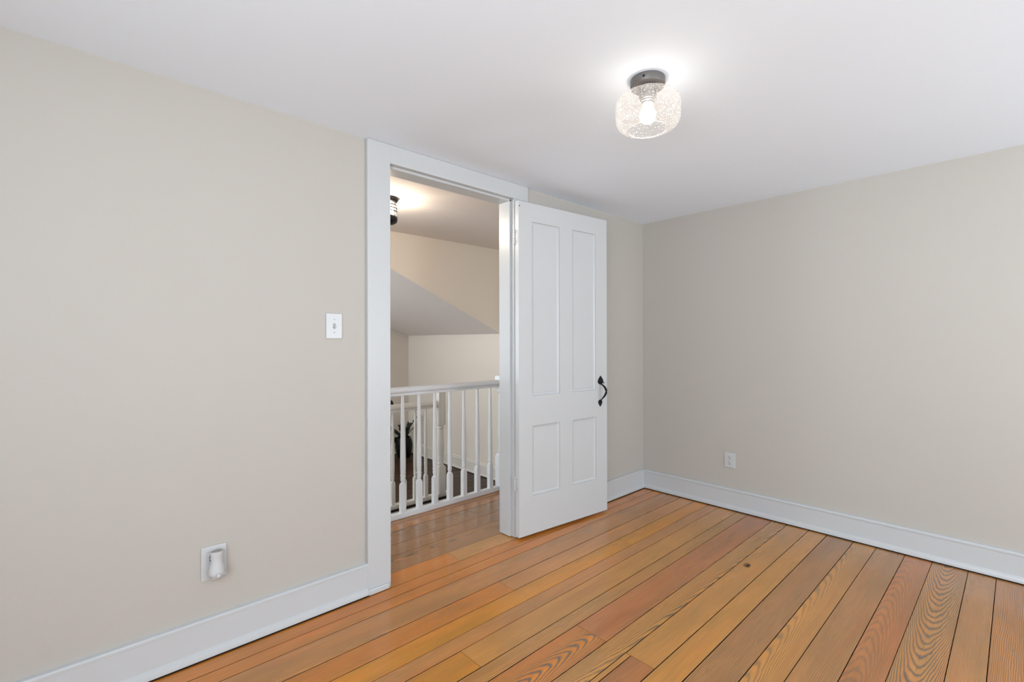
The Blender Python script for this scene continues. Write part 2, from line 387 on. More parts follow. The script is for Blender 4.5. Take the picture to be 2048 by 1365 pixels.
# ------------------------------------------------------------------ room shell
DX0, DX1, DZ = -2.343, -1.495, 2.113            # clear door opening in the wall (inside the jamb boards)
JB = 0.018
bm = bmesh.new()
box(bm, (XL - 0.1, 0, 0), (DX0 - JB, WT, 2.3)); box(bm, (DX1 + JB, 0, 0), (0.1, WT, 2.3)); box(bm, (DX0 - JB, 0, DZ + JB), (DX1 + JB, WT, 2.3))
struct('wall_left', bm, IVORY, 'ivory painted wall with the open doorway', 'wall')
bm = bmesh.new(); box(bm, (0, YB - 0.1, -0.1), (0.1, 0, 2.3)); struct('wall_right', bm, IVORY, 'plain ivory painted wall right of the corner', 'wall')
def holed(bm, axis, c0, c1, lo, hi, holes):
    xs = [lo]
    for a, b in holes: xs += [a, b]
    xs.append(hi)
    def B(a, b, z0, z1):
        if axis == 'x': box(bm, (a, c0, z0), (b, c1, z1))
        else: box(bm, (c0, a, z0), (c1, b, z1))
    for i in range(0, len(xs), 2): B(xs[i], xs[i + 1], -0.1, 2.3)
    for a, b in holes: B(a, b, -0.1, WZ0); B(a, b, WZ1, 2.3)
bm = bmesh.new(); holed(bm, 'x', YB - 0.1, YB, XL - 0.1, 0.1, sorted(WINDOWS_BACK)); struct('wall_back', bm, IVORY, 'ivory wall with two windows, opposite the doorway wall', 'wall')
bm = bmesh.new(); holed(bm, 'y', XL - 0.1, XL, YB, 0, [WINDOW_SIDE_ADDED]); struct('wall_side', bm, IVORY, 'ivory wall with one added wide window, opposite the plain right wall', 'wall')
bm = bmesh.new(); box(bm, (XL - 0.1, YB - 0.1, HC), (0.1, 0.0, HC + 0.1)); struct('ceiling', bm, CEIL, 'white ceiling of the bedroom', 'ceiling')
def window(n, axis, a, b, c, s=1):              # s: side of the wall plane c the room lies on
    bm = bmesh.new()
    def B(p, q, z0, z1, d0, d1):
        d0, d1 = sorted((d0 * s, d1 * s))
        if axis == 'x': box(bm, (p, c + d0, z0), (q, c + d1, z1), 0.004)
        else: box(bm, (c + d0, p, z0), (c + d1, q, z1), 0.004)
    for p, q in ((a - 0.10, a + 0.005), (b - 0.005, b + 0.10)): B(p, q, WZ0 - 0.02, WZ1 + 0.10, 0.0, 0.02)
    B(a - 0.10, b + 0.10, WZ1 - 0.005, WZ1 + 0.10, 0.0, 0.022); B(a - 0.12, b + 0.12, WZ0 - 0.03, WZ0 + 0.002, 0.0, 0.06)
    zm = (WZ0 + WZ1) / 2
    for p, q in ((a, a + 0.045), (b - 0.045, b)): B(p, q, WZ0, WZ1, -0.07, -0.03)
    for z0, z1 in ((WZ0, WZ0 + 0.07), (zm - 0.02, zm + 0.02), (WZ1 - 0.05, WZ1)): B(a, b, z0, z1, -0.07, -0.03)
    struct('window_%d' % n, bm, TRIM, 'unseen white double-hung window frame, ' + ('nearest the right wall', 'farther from the right wall', 'added for daylight in the wall opposite the right wall', 'added for daylight at the left end of the hallway', 'added for daylight in the rear landing wall')[n - 1], 'window')
window(1, 'x', *WINDOWS_BACK[0], YB); window(2, 'x', *WINDOWS_BACK[1], YB); window(3, 'y', *WINDOW_SIDE_ADDED, XL)

# baseboards: board, bead and shoe moulding in one profile, distance from the wall d and height z
BP = [(0.0, 0.007), (0.032, 0.007), (0.032, 0.018), (0.029, 0.027), (0.020, 0.034), (0.018, 0.036), (0.018, 0.137), (0.0215, 0.139), (0.0215, 0.147), (0.017, 0.152), (0.008, 0.154), (0.0, 0.154)]
def base_x(name, x0, x1, yw, s, z0, mat, label, prof=BP):
    bm = bmesh.new(); extrude(bm, [(yw + s * d, z0 + z) for d, z in prof], 'x', x0, x1)
    box(bm, (x0, min(yw, yw + s * 0.030), z0 + 0.0004), (x1, max(yw, yw + s * 0.030), z0 + 0.0068), mi=1)      # dark strip filling the gap under the shoe, its shade painted in
    return struct(name, bm, [mat, GAP], label, 'baseboard', 25)
def base_y(name, y0, y1, xw, s, z0, mat, label, prof=BP):
    bm = bmesh.new(); extrude(bm, [(xw + s * d, z0 + z) for d, z in prof], 'y', y0, y1)
    box(bm, (min(xw, xw + s * 0.030), y0, z0 + 0.0004), (max(xw, xw + s * 0.030), y1, z0 + 0.0068), mi=1)  # dark strip again, painted-in shade under the shoe
    return struct(name, bm, [mat, GAP], label, 'baseboard', 25)
CX0, CX1 = -2.464, -1.375                        # outer edges of the door casing
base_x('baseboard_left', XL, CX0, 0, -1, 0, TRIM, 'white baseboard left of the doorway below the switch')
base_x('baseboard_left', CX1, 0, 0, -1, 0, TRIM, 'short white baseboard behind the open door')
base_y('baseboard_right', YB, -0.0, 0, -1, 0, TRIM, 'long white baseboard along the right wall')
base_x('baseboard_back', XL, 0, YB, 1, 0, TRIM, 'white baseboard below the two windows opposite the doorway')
base_y('baseboard_side', YB, 0, XL, 1, 0, TRIM, 'white baseboard below the added wide window opposite the right wall')

# door casing and jamb
bm = bmesh.new()
box(bm, (CX0, -0.022, 0.002), (DX0, 0.0, HC - 0.001), 0.003)
box(bm, (DX1 + 0.006, -0.020, 0.002), (CX1, 0.0, DZ), 0.003)
box(bm, (DX0 - 0.002, -0.0215, DZ), (CX1, 0.0, HC - 0.001), 0.002)
box(bm, (CX0, -0.034, 0.002), (DX0 - 0.012, -0.021, 0.030), 0.005)
struct('trim_1', bm, TRIM, 'white door casing reaching up to the ceiling', 'door casing')
bm = bmesh.new()
ST_Y = 0.010
box(bm, (DX0 - JB, 0.0, 0.0), (DX0, WT + 0.002, DZ + JB)); box(bm, (DX1, -0.018, 0.004), (DX1 + JB, WT + 0.002, DZ + JB), 0.001)
box(bm, (DX0, -0.0, DZ), (DX1, WT + 0.002, DZ + JB))
box(bm, (DX0, ST_Y, 0.004), (DX0 + 0.013, WT, DZ), 0.0015); box(bm, (DX1 - 0.013, ST_Y, 0.004), (DX1, WT, DZ), 0.0015); box(bm, (DX0, ST_Y, DZ - 0.012), (DX1, WT, DZ + 0.002), 0.0015)
struct('trim_2', bm, TRIM, 'white door jamb and stop inside the doorway', 'door jamb')
# hall-side casing
bm = bmesh.new()
box(bm, (CX0, WT, 0.002), (DX0 - 0.005, WT + 0.02, HHC - 0.001), 0.003); box(bm, (DX1 + 0.01, WT, 0.002), (CX1, WT + 0.02, HHC - 0.001), 0.003); box(bm, (DX0 - 0.005, WT, DZ + 0.004), (DX1 + 0.01, WT + 0.02, HHC - 0.001), 0.003)
struct('trim_3', bm, TRIM, 'white door casing on the hallway side of the doorway', 'door casing')

# ------------------------------------------------------------------ the open door
ax, ay, bx, by = -1.503, -0.066, -0.703, -0.1415  # room-side face of the leaf, hinge edge to latch edge
dv = Vector((bx - ax, by - ay, 0)); DW = dv.length; dv.normalize(); dn = Vector((dv.y, -dv.x, 0))   # dn points into the room
# local frame: x along the leaf, y towards the wall (thickness 0..0.035), z up
DM = Matrix(((dv.x, -dn.x, 0, ax), (dv.y, -dn.y, 0, ay), (0, 0, 1, 0), (0, 0, 0, 1)))
DZ0, DZ1, DT_ = 0.016, 2.090, 0.035
PANELS = [(0.108, 0.345, 0.882, 1.977), (0.460, 0.692, 0.880, 1.972), (0.106, 0.342, 0.251, 0.695), (0.458, 0.688, 0.258, 0.693)]
bm = bmesh.new()
def door_side(bm, yf, sgn):
    """one face of the leaf with four sunk, moulded panels; yf face position, sgn = +1 sinks towards +y"""
    xs = sorted({0, DW, *[p[0] for p in PANELS[:2]], *[p[1] for p in PANELS[:2]]})
    cols = [(0.0, 0.107), (0.107, 0.344), (0.344, 0.459), (0.459, 0.690), (0.690, DW)]
    zr = [(DZ0, 0.254), (0.254, 0.694), (0.694, 0.881), (0.881, 1.975), (1.975, DZ1)]
    for ci, (x0, x1) in enumerate(cols):
        for ri, (z0, z1) in enumerate(zr):
            if ci in (1, 3) and ri in (1, 3):
                steps = [(0.0, 0.0), (0.002, 0.0085), (0.010, 0.0125), (0.017, 0.0140), (0.019, 0.0105), (0.022, 0.0105)]
                prev = None
                for ins, dep in steps:
                    R = [Vector((x0 + ins, yf + sgn * dep, z0 + ins)), Vector((x1 - ins, yf + sgn * dep, z0 + ins)), Vector((x1 - ins, yf + sgn * dep, z1 - ins)), Vector((x0 + ins, yf + sgn * dep, z1 - ins))]
                    if prev:
                        for i in range(4): quad(bm, prev[i], prev[(i + 1) % 4], R[(i + 1) % 4], R[i])
                    prev = R
                quad(bm, *prev)
            else:
                quad(bm, (x0, yf, z0), (x1, yf, z0), (x1, yf, z1), (x0, yf, z1))
door_side(bm, 0.0, 1); door_side(bm, DT_, -1)
quad(bm, (0, 0, DZ0), (0, DT_, DZ0), (0, DT_, DZ1), (0, 0, DZ1)); quad(bm, (DW, 0, DZ0), (DW, DT_, DZ0), (DW, DT_, DZ1), (DW, 0, DZ1))
quad(bm, (0, 0, DZ0), (DW, 0, DZ0), (DW, DT_, DZ0), (0, DT_, DZ0)); quad(bm, (0, 0, DZ1), (DW, 0, DZ1), (DW, DT_, DZ1), (0, DT_, DZ1))
bmesh.ops.remove_doubles(bm, verts=bm.verts[:], dist=1e-5)
door = struct('door_1', bm, DOORP, 'open white four-panel door with black iron pull', 'door')
door.matrix_world = DM
# black iron pull: spade plates and a bowed strap, sub-parts of the pull
def spade(w_, h_, up_=1):
    """spade outline, round base at y=0, tip at y=h_"""
    half = [(0.10, 0.0), (0.30, 0.02), (0.62, 0.08), (0.92, 0.22), (1.0, 0.36), (0.90, 0.50), (0.66, 0.66), (0.36, 0.82), (0.12, 0.94), (0.0, 1.0)]
    pts = [(x * w_ / 2, yy * h_ * up_) for x, yy in half] + [(-x * w_ / 2, yy * h_ * up_) for x, yy in half[-2::-1]]
    return pts
PM = Matrix(((1, 0, 0, 0), (0, 0, -1, 0), (0, 1, 0, 0), (0, 0, 0, 1)))    # outline x -> along door, y -> up, depth -> out of the door
bm = bmesh.new()
HSX = 0.734
prism(bm, spade(0.056, 0.062), 0.004, Matrix.Translation((HSX, 0, 0.918)) @ PM)
pull = obj('handle', bm, BLACKI, door); pull['label'] = 'black iron handle'
bm = bmesh.new(); prism(bm, spade(0.040, 0.050, -1), 0.004, Matrix.Translation((HSX - 0.003, 0, 0.811)) @ PM); obj('lower_plate', bm, BLACKI, pull)
bm = bmesh.new(); pts, rs = [], []
for i in range(21):
    t = i / 20; z = 0.922 - 0.118 * t
    out = 0.052 * (math.sin(PI * t ** 0.80) ** 1.0) if 0 < t < 1 else 0.0
    pts.append((HSX - 0.003 * t, -0.004 - out, z)); rs.append(0.0038 + 0.0062 * math.sin(PI * min(1, t * 1.05) ** 0.8))
tube(bm, pts, rs, 12, flat=(Vector((0, 1, 0)), 0.55)); obj('grip', bm, BLACKI, pull, 60)
bm = bmesh.new(); box(bm, (HSX + 0.016, -0.010, 0.927), (HSX + 0.036, -0.003, 0.932), 0.001); obj('thumb_latch', bm, BLACKI, pull)
# painted hinges
for z0, z1 in ((1.826, 1.912), (0.298, 0.386)):
    bm = bmesh.new(); px, py = -0.004, DT_ + 0.001
    n = 5; hh = (z1 - z0) / n
    for i in range(n): lathe(bm, [(0.0048, z0 + i * hh + 0.0008), (0.0055, z0 + i * hh + 0.002), (0.0055, z0 + (i + 1) * hh - 0.002), (0.0048, z0 + (i + 1) * hh - 0.0008)], 12, (px, py, 0))
    for a, b in ((z0 - 0.006, z0), (z1, z1 + 0.006)): lathe(bm, [(0.002, a), (0.0045, a + 0.002), (0.0045, b - 0.002), (0.002, b)], 12, (px, py, 0))
    box(bm, (-0.0015, 0.004, z0), (0.001, DT_ - 0.001, z1), 0.0006)
    hg = obj('hinge', bm, DOORP, door, 40)
    bm = bmesh.new()
    for zz in (z0 + 0.015, z1 - 0.015): lathe(bm, [(0.0022, -0.0022), (0.0022, -0.0012)], 10, (0, 0.018, zz), Matrix.Rotation(PI / 2, 4, 'Y'))
    obj('hinge_screw', bm, SLOT, hg)
bm = bmesh.new(); lathe(bm, [(0.004, 0.0), (0.004, 0.001)], 12, (0.006, -0.0008, 2.058), Matrix.Rotation(PI / 2, 4, 'X')); obj('nail_hole', bm, SLOT, door)

# ------------------------------------------------------------------ wall plates
def plate(bm, w_, h_, t=0.006):
    box(bm, (-w_ / 2, -t, -h_ / 2), (w_ / 2, 0, h_ / 2), 0.0028, 3)
def screws(par, zs, y=-0.006):
    for z in zs:
        bm = bmesh.new(); lathe(bm, [(0.0034, 0), (0.0032, 0.0008), (0.001, 0.0012)], 14, (0, y, z), Matrix.Rotation(PI / 2, 4, 'X')); s = obj('screw', bm, SCREW, par)
        bm = bmesh.new(); box(bm, (-0.0026, y - 0.0014, z - 0.0005), (0.0026, y - 0.0008, z + 0.0005)); obj('screw_slot', bm, SLOT, s)
sw = thing('light_switch', 'white toggle light switch plate on the wall left of the doorway', 'light switch', (-2.620, 0, 1.295))
bm = bmesh.new(); plate(bm, 0.076, 0.117); obj('cover_plate', bm, PLASTIC, sw)
bm = bmesh.new(); box(bm, (-0.0055, -0.0066, -0.0125), (0.0055, -0.0055, 0.0125)); obj('toggle_slot', bm, PLASTG, sw)
bm = bmesh.new(); t = bmesh.new(); box(t, (-0.0038, -0.011, -0.005), (0.0038, 0.004, 0.005), 0.0012); merge(bm, t, 0, Matrix.Translation((0, -0.006, 0.0005)) @ Matrix.Rotation(math.radians(25), 4, 'X')); obj('toggle', bm, PLASTIC, sw)
screws(sw, (0.030, -0.030))
def receptacle(root):
    for zc in (0.0195, -0.0195):
        bm = bmesh.new()
        out = [(0.0165 * math.cos(a), max(-0.0140, min(0.0140, 0.0175 * math.sin(a)))) for a in [2 * PI * i / 28 for i in range(28)]]
        prism(bm, out, 0.0030, Matrix.Translation((0, -0.005, zc)) @ PM); f = obj('receptacle', bm, PLASTIC, root)
        bm = bmesh.new()
        box(bm, (-0.0088, -0.0086, zc + 0.0005), (-0.0058, -0.0079, zc + 0.0095)); box(bm, (0.0058, -0.0086, zc + 0.0015), (0.0084, -0.0079, zc + 0.0090))
        lathe(bm, [(0.0032, 0), (0.0032, 0.0007)], 14, (0, -0.0079, zc - 0.0075), Matrix.Rotation(PI / 2, 4, 'X')); obj('slot', bm, SLOT, f)
o1 = thing('wall_outlet', 'white duplex electrical outlet on the right wall above the baseboard', 'outlet', (0, -0.717, 0.355), (0, 0, -PI / 2))
bm = bmesh.new(); plate(bm, 0.076, 0.108); obj('cover_plate', bm, PLASTIC, o1); receptacle(o1); screws(o1, (0.0,))
o2 = thing('wall_outlet', 'larger white outlet cover plate on the left wall, with a device plugged in', 'outlet', (-3.0965, 0, 0.3585))
bm = bmesh.new(); plate(bm, 0.087, 0.130); obj('cover_plate', bm, PLASTIC, o2); receptacle(o2)
# plug-in device, its own thing
af = thing('plug_in_air_freshener', 'white vase-shaped plug-in air freshener in the left wall outlet', 'air freshener', (-3.093, -0.0092, 0.305))
def squash(prof, n=28):
    bm = bmesh.new(); lathe(bm, prof, n, (0, 0, 0))
    for v in bm.verts: v.co.y = v.co.y * 0.78 - 0.0255
    return bm
bm = squash([(0.012, 0.002), (0.022, 0.006), (0.0275, 0.016), (0.0285, 0.026), (0.0265, 0.038), (0.0225, 0.052), (0.0200, 0.066), (0.0195, 0.080), (0.0208, 0.094), (0.0215, 0.103), (0.0205, 0.1055)])
obj('body', bm, PLASTIC, af, 50)
bm = squash([(0.0185, 0.1050), (0.0185, 0.1066), (0.0140, 0.1066), (0.0140, 0.1060), (0.0105, 0.1060), (0.0105, 0.1068), (0.004, 0.1068)]); obj('vent_disc', bm, PLASTG, af)
bm = squash([(0.010, -0.004), (0.0185, -0.002), (0.0235, 0.004), (0.0215, 0.0065)]); obj('refill_bottle', bm, CLEARP, af, 50)
bm = bmesh.new(); lathe(bm, [(0.0088, 0.0), (0.0088, 0.0012), (0.0070, 0.0016)], 24, (0.002, -0.0472, 0.0185), Matrix.Rotation(math.radians(84), 4, 'X')); em = obj('emblem_disc', bm, PLASTG, af)
bm = bmesh.new(); lathe(bm, [(0.0066, 0.0), (0.0066, 0.0008)], 24, (0.002, -0.0484, 0.0185), Matrix.Rotation(math.radians(84), 4, 'X')); obj('emblem_face', bm, PLASTIC, em)
bm = bmesh.new(); tube(bm, [(-0.019, -0.026, 0.096), (-0.0225, -0.026, 0.091), (-0.0245, -0.026, 0.084), (-0.0235, -0.026, 0.078), (-0.0200, -0.026, 0.072)], 0.0012, 8); obj('side_loop', bm, BLACKI, af)
bm = bmesh.new(); tube(bm, [(-0.0262, -0.036, 0.020), (-0.021, -0.0425, 0.0165), (-0.015, -0.0455, 0.0155)], 0.0011, 8); obj('seam', bm, PLASTG, af)
bm = bmesh.new(); tube(bm, [(0.0268, -0.034, 0.032), (0.0265, -0.037, 0.024), (0.0225, -0.0405, 0.014)], 0.0016, 8); obj('seam', bm, PLASTG, af)

# ------------------------------------------------------------------ bedroom ceiling lamp
lamp = thing('ceiling_lamp', 'flush ceiling lamp with dark bronze canopy and bubbled glass shade', 'ceiling lamp', (-1.913, -1.203, HC))
bm = bmesh.new(); lathe(bm, [(0.062, 0.0), (0.0635, -0.002), (0.0635, -0.027), (0.0625, -0.029), (0.061, -0.030), (0.031, -0.030), (0.029, -0.033), (0.027, -0.033)], 48); obj('canopy', bm, BRONZE, lamp, 30)
bm = bmesh.new(); lathe(bm, [(0.022, -0.033), (0.022, -0.053), (0.031, -0.055), (0.0315, -0.060), (0.0295, -0.062), (0.0315, -0.064), (0.0315, -0.070), (0.0295, -0.072), (0.0290, -0.077), (0.0255, -0.079), (0.0250, -0.084), (0.0215, -0.086), (0.0205, -0.092), (0.015, -0.093)], 32); obj('socket', bm, SOCK, lamp, 30)
bm = bmesh.new(); lathe(bm, [(0.0135, -0.090), (0.0145, -0.099), (0.020, -0.110), (0.0275, -0.124), (0.0295, -0.136), (0.0275, -0.150), (0.020, -0.160), (0.009, -0.1655), (0.0005, -0.167)], 28); obj('bulb', bm, BULBM, lamp, 60)
def shell(prof, n=64):
    bm = bmesh.new(); lathe(bm, prof, n, cap0=False, cap1=False); return bm
bm = shell([(0.0285, -0.0545), (0.058, -0.0555), (0.0665, -0.0565), (0.082, -0.0605), (0.098, -0.0665), (0.110, -0.0755), (0.1165, -0.085), (0.1185, -0.094), (0.1185, -0.140), (0.1165, -0.158), (0.109, -0.173), (0.096, -0.183), (0.082, -0.1885), (0.0715, -0.190)])
shade = obj('glass_shade', bm, GLASS, lamp, 60)
bm = bmesh.new(); tube(bm, [(0.0715 * math.cos(2 * PI * i / 48), 0.0715 * math.sin(2 * PI * i / 48), -0.190) for i in range(48)], 0.0017, 8, True); obj('rim', bm, plain('white_glass_rim', (0.9, 0.9, 0.88), 0.1), shade, 60)
bm = bmesh.new(); lathe(bm, [(0.003, 0), (0.0045, 0.004)], 10, (-0.0645 * math.cos(0.35), -0.0645 * math.sin(0.35), -0.018), Matrix.Rotation(-PI / 2, 4, 'Y')); obj('set_screw', bm, BLACKI, lamp)

# ------------------------------------------------------------------ hall shell
XH = -4.7
bm = bmesh.new(); box(bm, (HX, WT, -2.2), (HX + 0.1, 1.50, 2.3)); box(bm, (HX, 1.50, -2.2), (HX + 0.1, HY + 0.1, 1.60)); struct('wall_hall_right', bm, HALLP, 'cream hallway knee wall beyond the balustrades', 'wall')
bm = bmesh.new(); holed(bm, 'x', HY, HY + 0.1, XH - 0.1, HX + 0.1, [HALL_REAR_ADDED]); box(bm, (XH - 0.1, HY, -2.2), (HX + 0.1, HY + 0.1, 0)); struct('wall_hall_rear', bm, HALLP, 'cream rear wall of the lower landing', 'wall')
bm = bmesh.new(); holed(bm, 'y', XH - 0.1, XH, WT, HY, [HALL_WINDOW_ADDED]); box(bm, (XH - 0.1, WT, -2.2), (XH, HY, 0)); struct('wall_hall_left', bm, HALLP, 'cream far left end wall of the hallway', 'wall')
bm = bmesh.new(); box(bm, (XH - 0.1, WT, HHC), (HX + 0.1, 1.46, HHC + 0.1)); struct('ceiling_hall', bm, HCEIL, 'off-white flat ceiling of the hallway', 'ceiling')
# sloped ceiling over the landing: rises leftwards from the knee wall
SZ, K0, K1 = 1.304, 0.4355, 0.356
def slope_z(x, yy):
    k = K0 + (K1 - K0) * (yy - 1.46) / (HY - 1.46); return min(SZ + k * (HX - x), 2.25)
bm = bmesh.new(); nx, ny = 24, 6; G = {}
for i in range(nx + 1):
    for j in range(ny + 1):
        x = HX + (XH - HX) * i / nx; yy = 1.46 + (HY - 1.46) * j / ny
        for s_, dz in ((0, 0), (1, 0.06)): G[i, j, s_] = bm.verts.new((x, yy, slope_z(x, yy) + dz))
for i in range(nx):
    for j in range(ny):
        for s_ in (0, 1): bm.faces.new((G[i, j, s_], G[i + 1, j, s_], G[i + 1, j + 1, s_], G[i, j + 1, s_]))
struct('ceiling_slope', bm, HCEIL, 'sloped off-white ceiling over the lower landing', 'ceiling', 20)
# bulkhead between the flat and the sloped ceiling
bm = bmesh.new(); n = 24
prevs = None
for i in range(n + 1):
    x = HX + (XH - HX) * i / n; z = min(slope_z(x, 1.46), HHC - 0.0)
    cur = [bm.verts.new((x, 1.455, z)), bm.verts.new((x, 1.455, HHC + 0.1)), bm.verts.new((x, 1.50, HHC + 0.1)), bm.verts.new((x, 1.50, z))]
    if prevs:
        for a in range(4): bm.faces.new((prevs[a], prevs[(a + 1) % 4], cur[(a + 1) % 4], cur[a]))
    prevs = cur
struct('wall_bulkhead', bm, HALLP, 'cream triangular wall above the sloped hallway ceiling', 'wall')
window(4, 'y', *HALL_WINDOW_ADDED, XH); window(5, 'x', *HALL_REAR_ADDED, HY, -1)
# unseen slab added to close the landing over the sloped ceiling
bm = bmesh.new(); box(bm, (XH - 0.1, 1.46, 2.30), (HX + 0.1, HY + 0.1, 2.36)); struct('ceiling_hidden_slab', bm, CEIL, 'added hidden slab above the sloped hallway ceiling', 'ceiling')
LP = [(0.0, 0.007), (0.032, 0.007), (0.031, 0.016), (0.025, 0.023), (0.016, 0.026), (0.016, 0.108), (0.020, 0.110), (0.020, 0.116), (0.014, 0.122), (0.014, 0.134), (0.006, 0.140), (0.0, 0.140)]
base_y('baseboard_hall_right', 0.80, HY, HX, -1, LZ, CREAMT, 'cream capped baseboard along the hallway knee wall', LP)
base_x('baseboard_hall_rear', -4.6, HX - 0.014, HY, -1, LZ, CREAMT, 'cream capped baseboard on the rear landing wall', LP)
# stairwell: fascias, steps and the lower floor
bm = bmesh.new()
box(bm, (XH, 0.775, -0.30), (-0.93, 0.800, -0.008), 0.002); box(bm, (-0.93, 0.785, LZ), (HX, 0.800, -0.008), 0.002)
box(bm, (XH, 0.775, -2.2), (-0.93, 0.790, -0.30)); struct('trim_4', bm, CREAMT, 'white fascia at the near edge of the stairwell', 'fascia')
bm = bmesh.new(); box(bm, (XH, 1.475, -0.36), (-0.93, 1.51, LZ - 0.008), 0.002); box(bm, (XH, 1.49, -2.2), (-0.93, 1.51, -0.36)); struct('trim_5', bm, CREAMT, 'white fascia at the far edge of the stairwell', 'fascia')
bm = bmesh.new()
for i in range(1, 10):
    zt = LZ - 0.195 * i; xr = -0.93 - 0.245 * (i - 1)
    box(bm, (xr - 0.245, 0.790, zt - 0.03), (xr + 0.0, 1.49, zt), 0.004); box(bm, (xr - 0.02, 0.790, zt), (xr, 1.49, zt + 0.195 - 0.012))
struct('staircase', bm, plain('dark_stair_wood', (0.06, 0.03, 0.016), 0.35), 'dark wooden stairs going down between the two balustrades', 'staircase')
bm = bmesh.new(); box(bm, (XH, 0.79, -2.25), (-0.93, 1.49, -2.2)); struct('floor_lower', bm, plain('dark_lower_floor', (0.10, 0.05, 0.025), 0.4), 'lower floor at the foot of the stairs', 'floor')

# ------------------------------------------------------------------ balustrades
def baluster_bm(h, half, z0):
    bm = bmesh.new(); k = half / 0.0175
    P = [(half, z0, 1), (half, z0 + 0.183, 1), (0.0172 * k, z0 + 0.1985, 0.35), (0.0128 * k, z0 + 0.204, 0), (0.0120 * k, z0 + 0.209, 0), (0.0150 * k, z0 + 0.222, 0), (0.0160 * k, z0 + 0.232, 0), (0.0140 * k, z0 + 0.243, 0),
         (0.0130 * k, z0 + 0.247, 0), (0.0172 * k, z0 + 0.250, 0), (0.0172 * k, z0 + 0.255, 0), (0.0142 * k, z0 + 0.258, 0), (0.0150 * k, z0 + 0.264, 0), (0.0165 * k, z0 + 0.31, 0), (0.0162 * k, z0 + 0.40, 0), (0.0128 * k, z0 + 0.62, 0), (0.0098 * k, z0 + h, 0)]
    lathe(bm, P, 24); return bm
def handrail_bm(x0, x1, yc, zt, zb, w_=0.058):
    h = zt - zb; pr = []
    hw = w_ / 2
    half = [(0.0, 1.0), (0.30, 0.985), (0.60, 0.93), (0.85, 0.82), (0.97, 0.68), (1.0, 0.55), (0.95, 0.42), (0.80, 0.33), (0.62, 0.28), (0.58, 0.22), (0.58, 0.16), (0.72, 0.14), (0.72, 0.0)]
    pr = [(yc + a * hw, zb + b * h) for a, b in half] + [(yc - a * hw, zb + b * h) for a, b in half[:0:-1]]
    bm = bmesh.new(); extrude(bm, pr, 'x', x0, x1); return bm
b1 = thing('stair_balustrade', 'white balustrade nearest the doorway, higher handrail with turned balusters', 'balustrade', (-1.43, 0.765, 0), group=None)
def rel(bm, root):
    for v in bm.verts: v.co -= root.location
    return bm
obj('handrail', rel(handrail_bm(-4.6, -0.955, 0.765, 0.908, 0.850), b1), BALW, b1, 35)
bm = bmesh.new(); box(bm, (-4.6, 0.745, 0.001), (-0.955, 0.788, 0.037), 0.004); obj('bottom_rail', rel(bm, b1), BALW, b1)
proto = None
xs = [-1.829 + 0.1325 * i for i in range(-5, 7)]
for x in xs:
    if proto is None:
        bm = baluster_bm(0.815, 0.0178, 0.036); o = obj('baluster', bm, BALW, b1, 35); proto = o
    else:
        o = proto.copy(); C.objects.link(o); o.parent = b1
    o.location = (x - b1.location.x, 0.766 - b1.location.y, 0)
def newel_near():
    bm = bmesh.new(); h = 0.040
    P = [(h, 0.001, 1), (h, 0.275, 1), (0.040, 0.292, 0.3), (0.034, 0.300, 0), (0.034, 0.306, 0), (0.038, 0.312, 0), (0.038, 0.320, 0), (0.031, 0.326, 0), (0.030, 0.36, 0), (0.035, 0.46, 0), (0.033, 0.62, 0), (0.028, 0.76, 0), (0.027, 0.800, 0), (0.034, 0.806, 0), (0.038, 0.814, 0), (0.034, 0.822, 0), (0.034, 0.828, 0), (h, 0.842, 1), (h, 0.932, 1), (h * 0.9, 0.942, 1)]
    lathe(bm, P, 32); return bm
o = obj('newel_post', newel_near(), BALW, b1, 35); o.location = (-0.9065 - b1.location.x, 0, 0)
b2 = thing('stair_balustrade', 'white lower balustrade beyond the stairwell, ending at a turned newel post', 'balustrade', (-1.43, 1.50, LZ))
obj('handrail', rel(handrail_bm(-4.6, -1.045, 1.50, 0.684, 0.618, 0.056), b2), CREAMT, b2, 35)
bm = bmesh.new(); box(bm, (-4.6, 1.475, LZ), (-0.935, 1.53, LZ + 0.034), 0.004); obj('bottom_rail', rel(bm, b2), CREAMT, b2)
proto2 = None
for i in range(-6, 4):
    x = -1.506 + 0.1095 * i
    if proto2 is None:
        o = obj('baluster', baluster_bm(0.795, 0.0160, 0.033), CREAMT, b2, 35); proto2 = o
    else:
        o = proto2.copy(); C.objects.link(o); o.parent = b2
    o.location = (x - b2.location.x, 0, 0)
bm = bmesh.new(); h = 0.036
P = [(h, 0.030, 1), (h, 0.272, 1), (0.036, 0.286, 0.3), (0.030, 0.292, 0), (0.030, 0.298, 0), (0.0335, 0.304, 0), (0.0335, 0.312, 0), (0.028, 0.320, 0), (0.031, 0.345, 0), (0.0335, 0.362, 0), (0.0300, 0.372, 0), (0.0300, 0.384, 0),
     (0.0335, 0.40, 0), (0.0345, 0.48, 0), (0.0320, 0.56, 0), (0.0285, 0.620, 0), (0.0285, 0.628, 0), (0.0355, 0.632, 0), (0.0355, 0.642, 0), (0.0310, 0.646, 0), (0.0310, 0.654, 0), (0.0355, 0.658, 0), (h, 0.668, 1), (h, 0.962, 1), (0.030, 0.966, 1), (0.030, 0.976, 1), (0.043, 0.982, 1), (0.043, 1.000, 1), (0.034, 1.008, 1)]
lathe(bm, P, 32); o = obj('newel_post', bm, CREAMT, b2, 35); o.location = (-1.020 - b2.location.x, 0, 0)

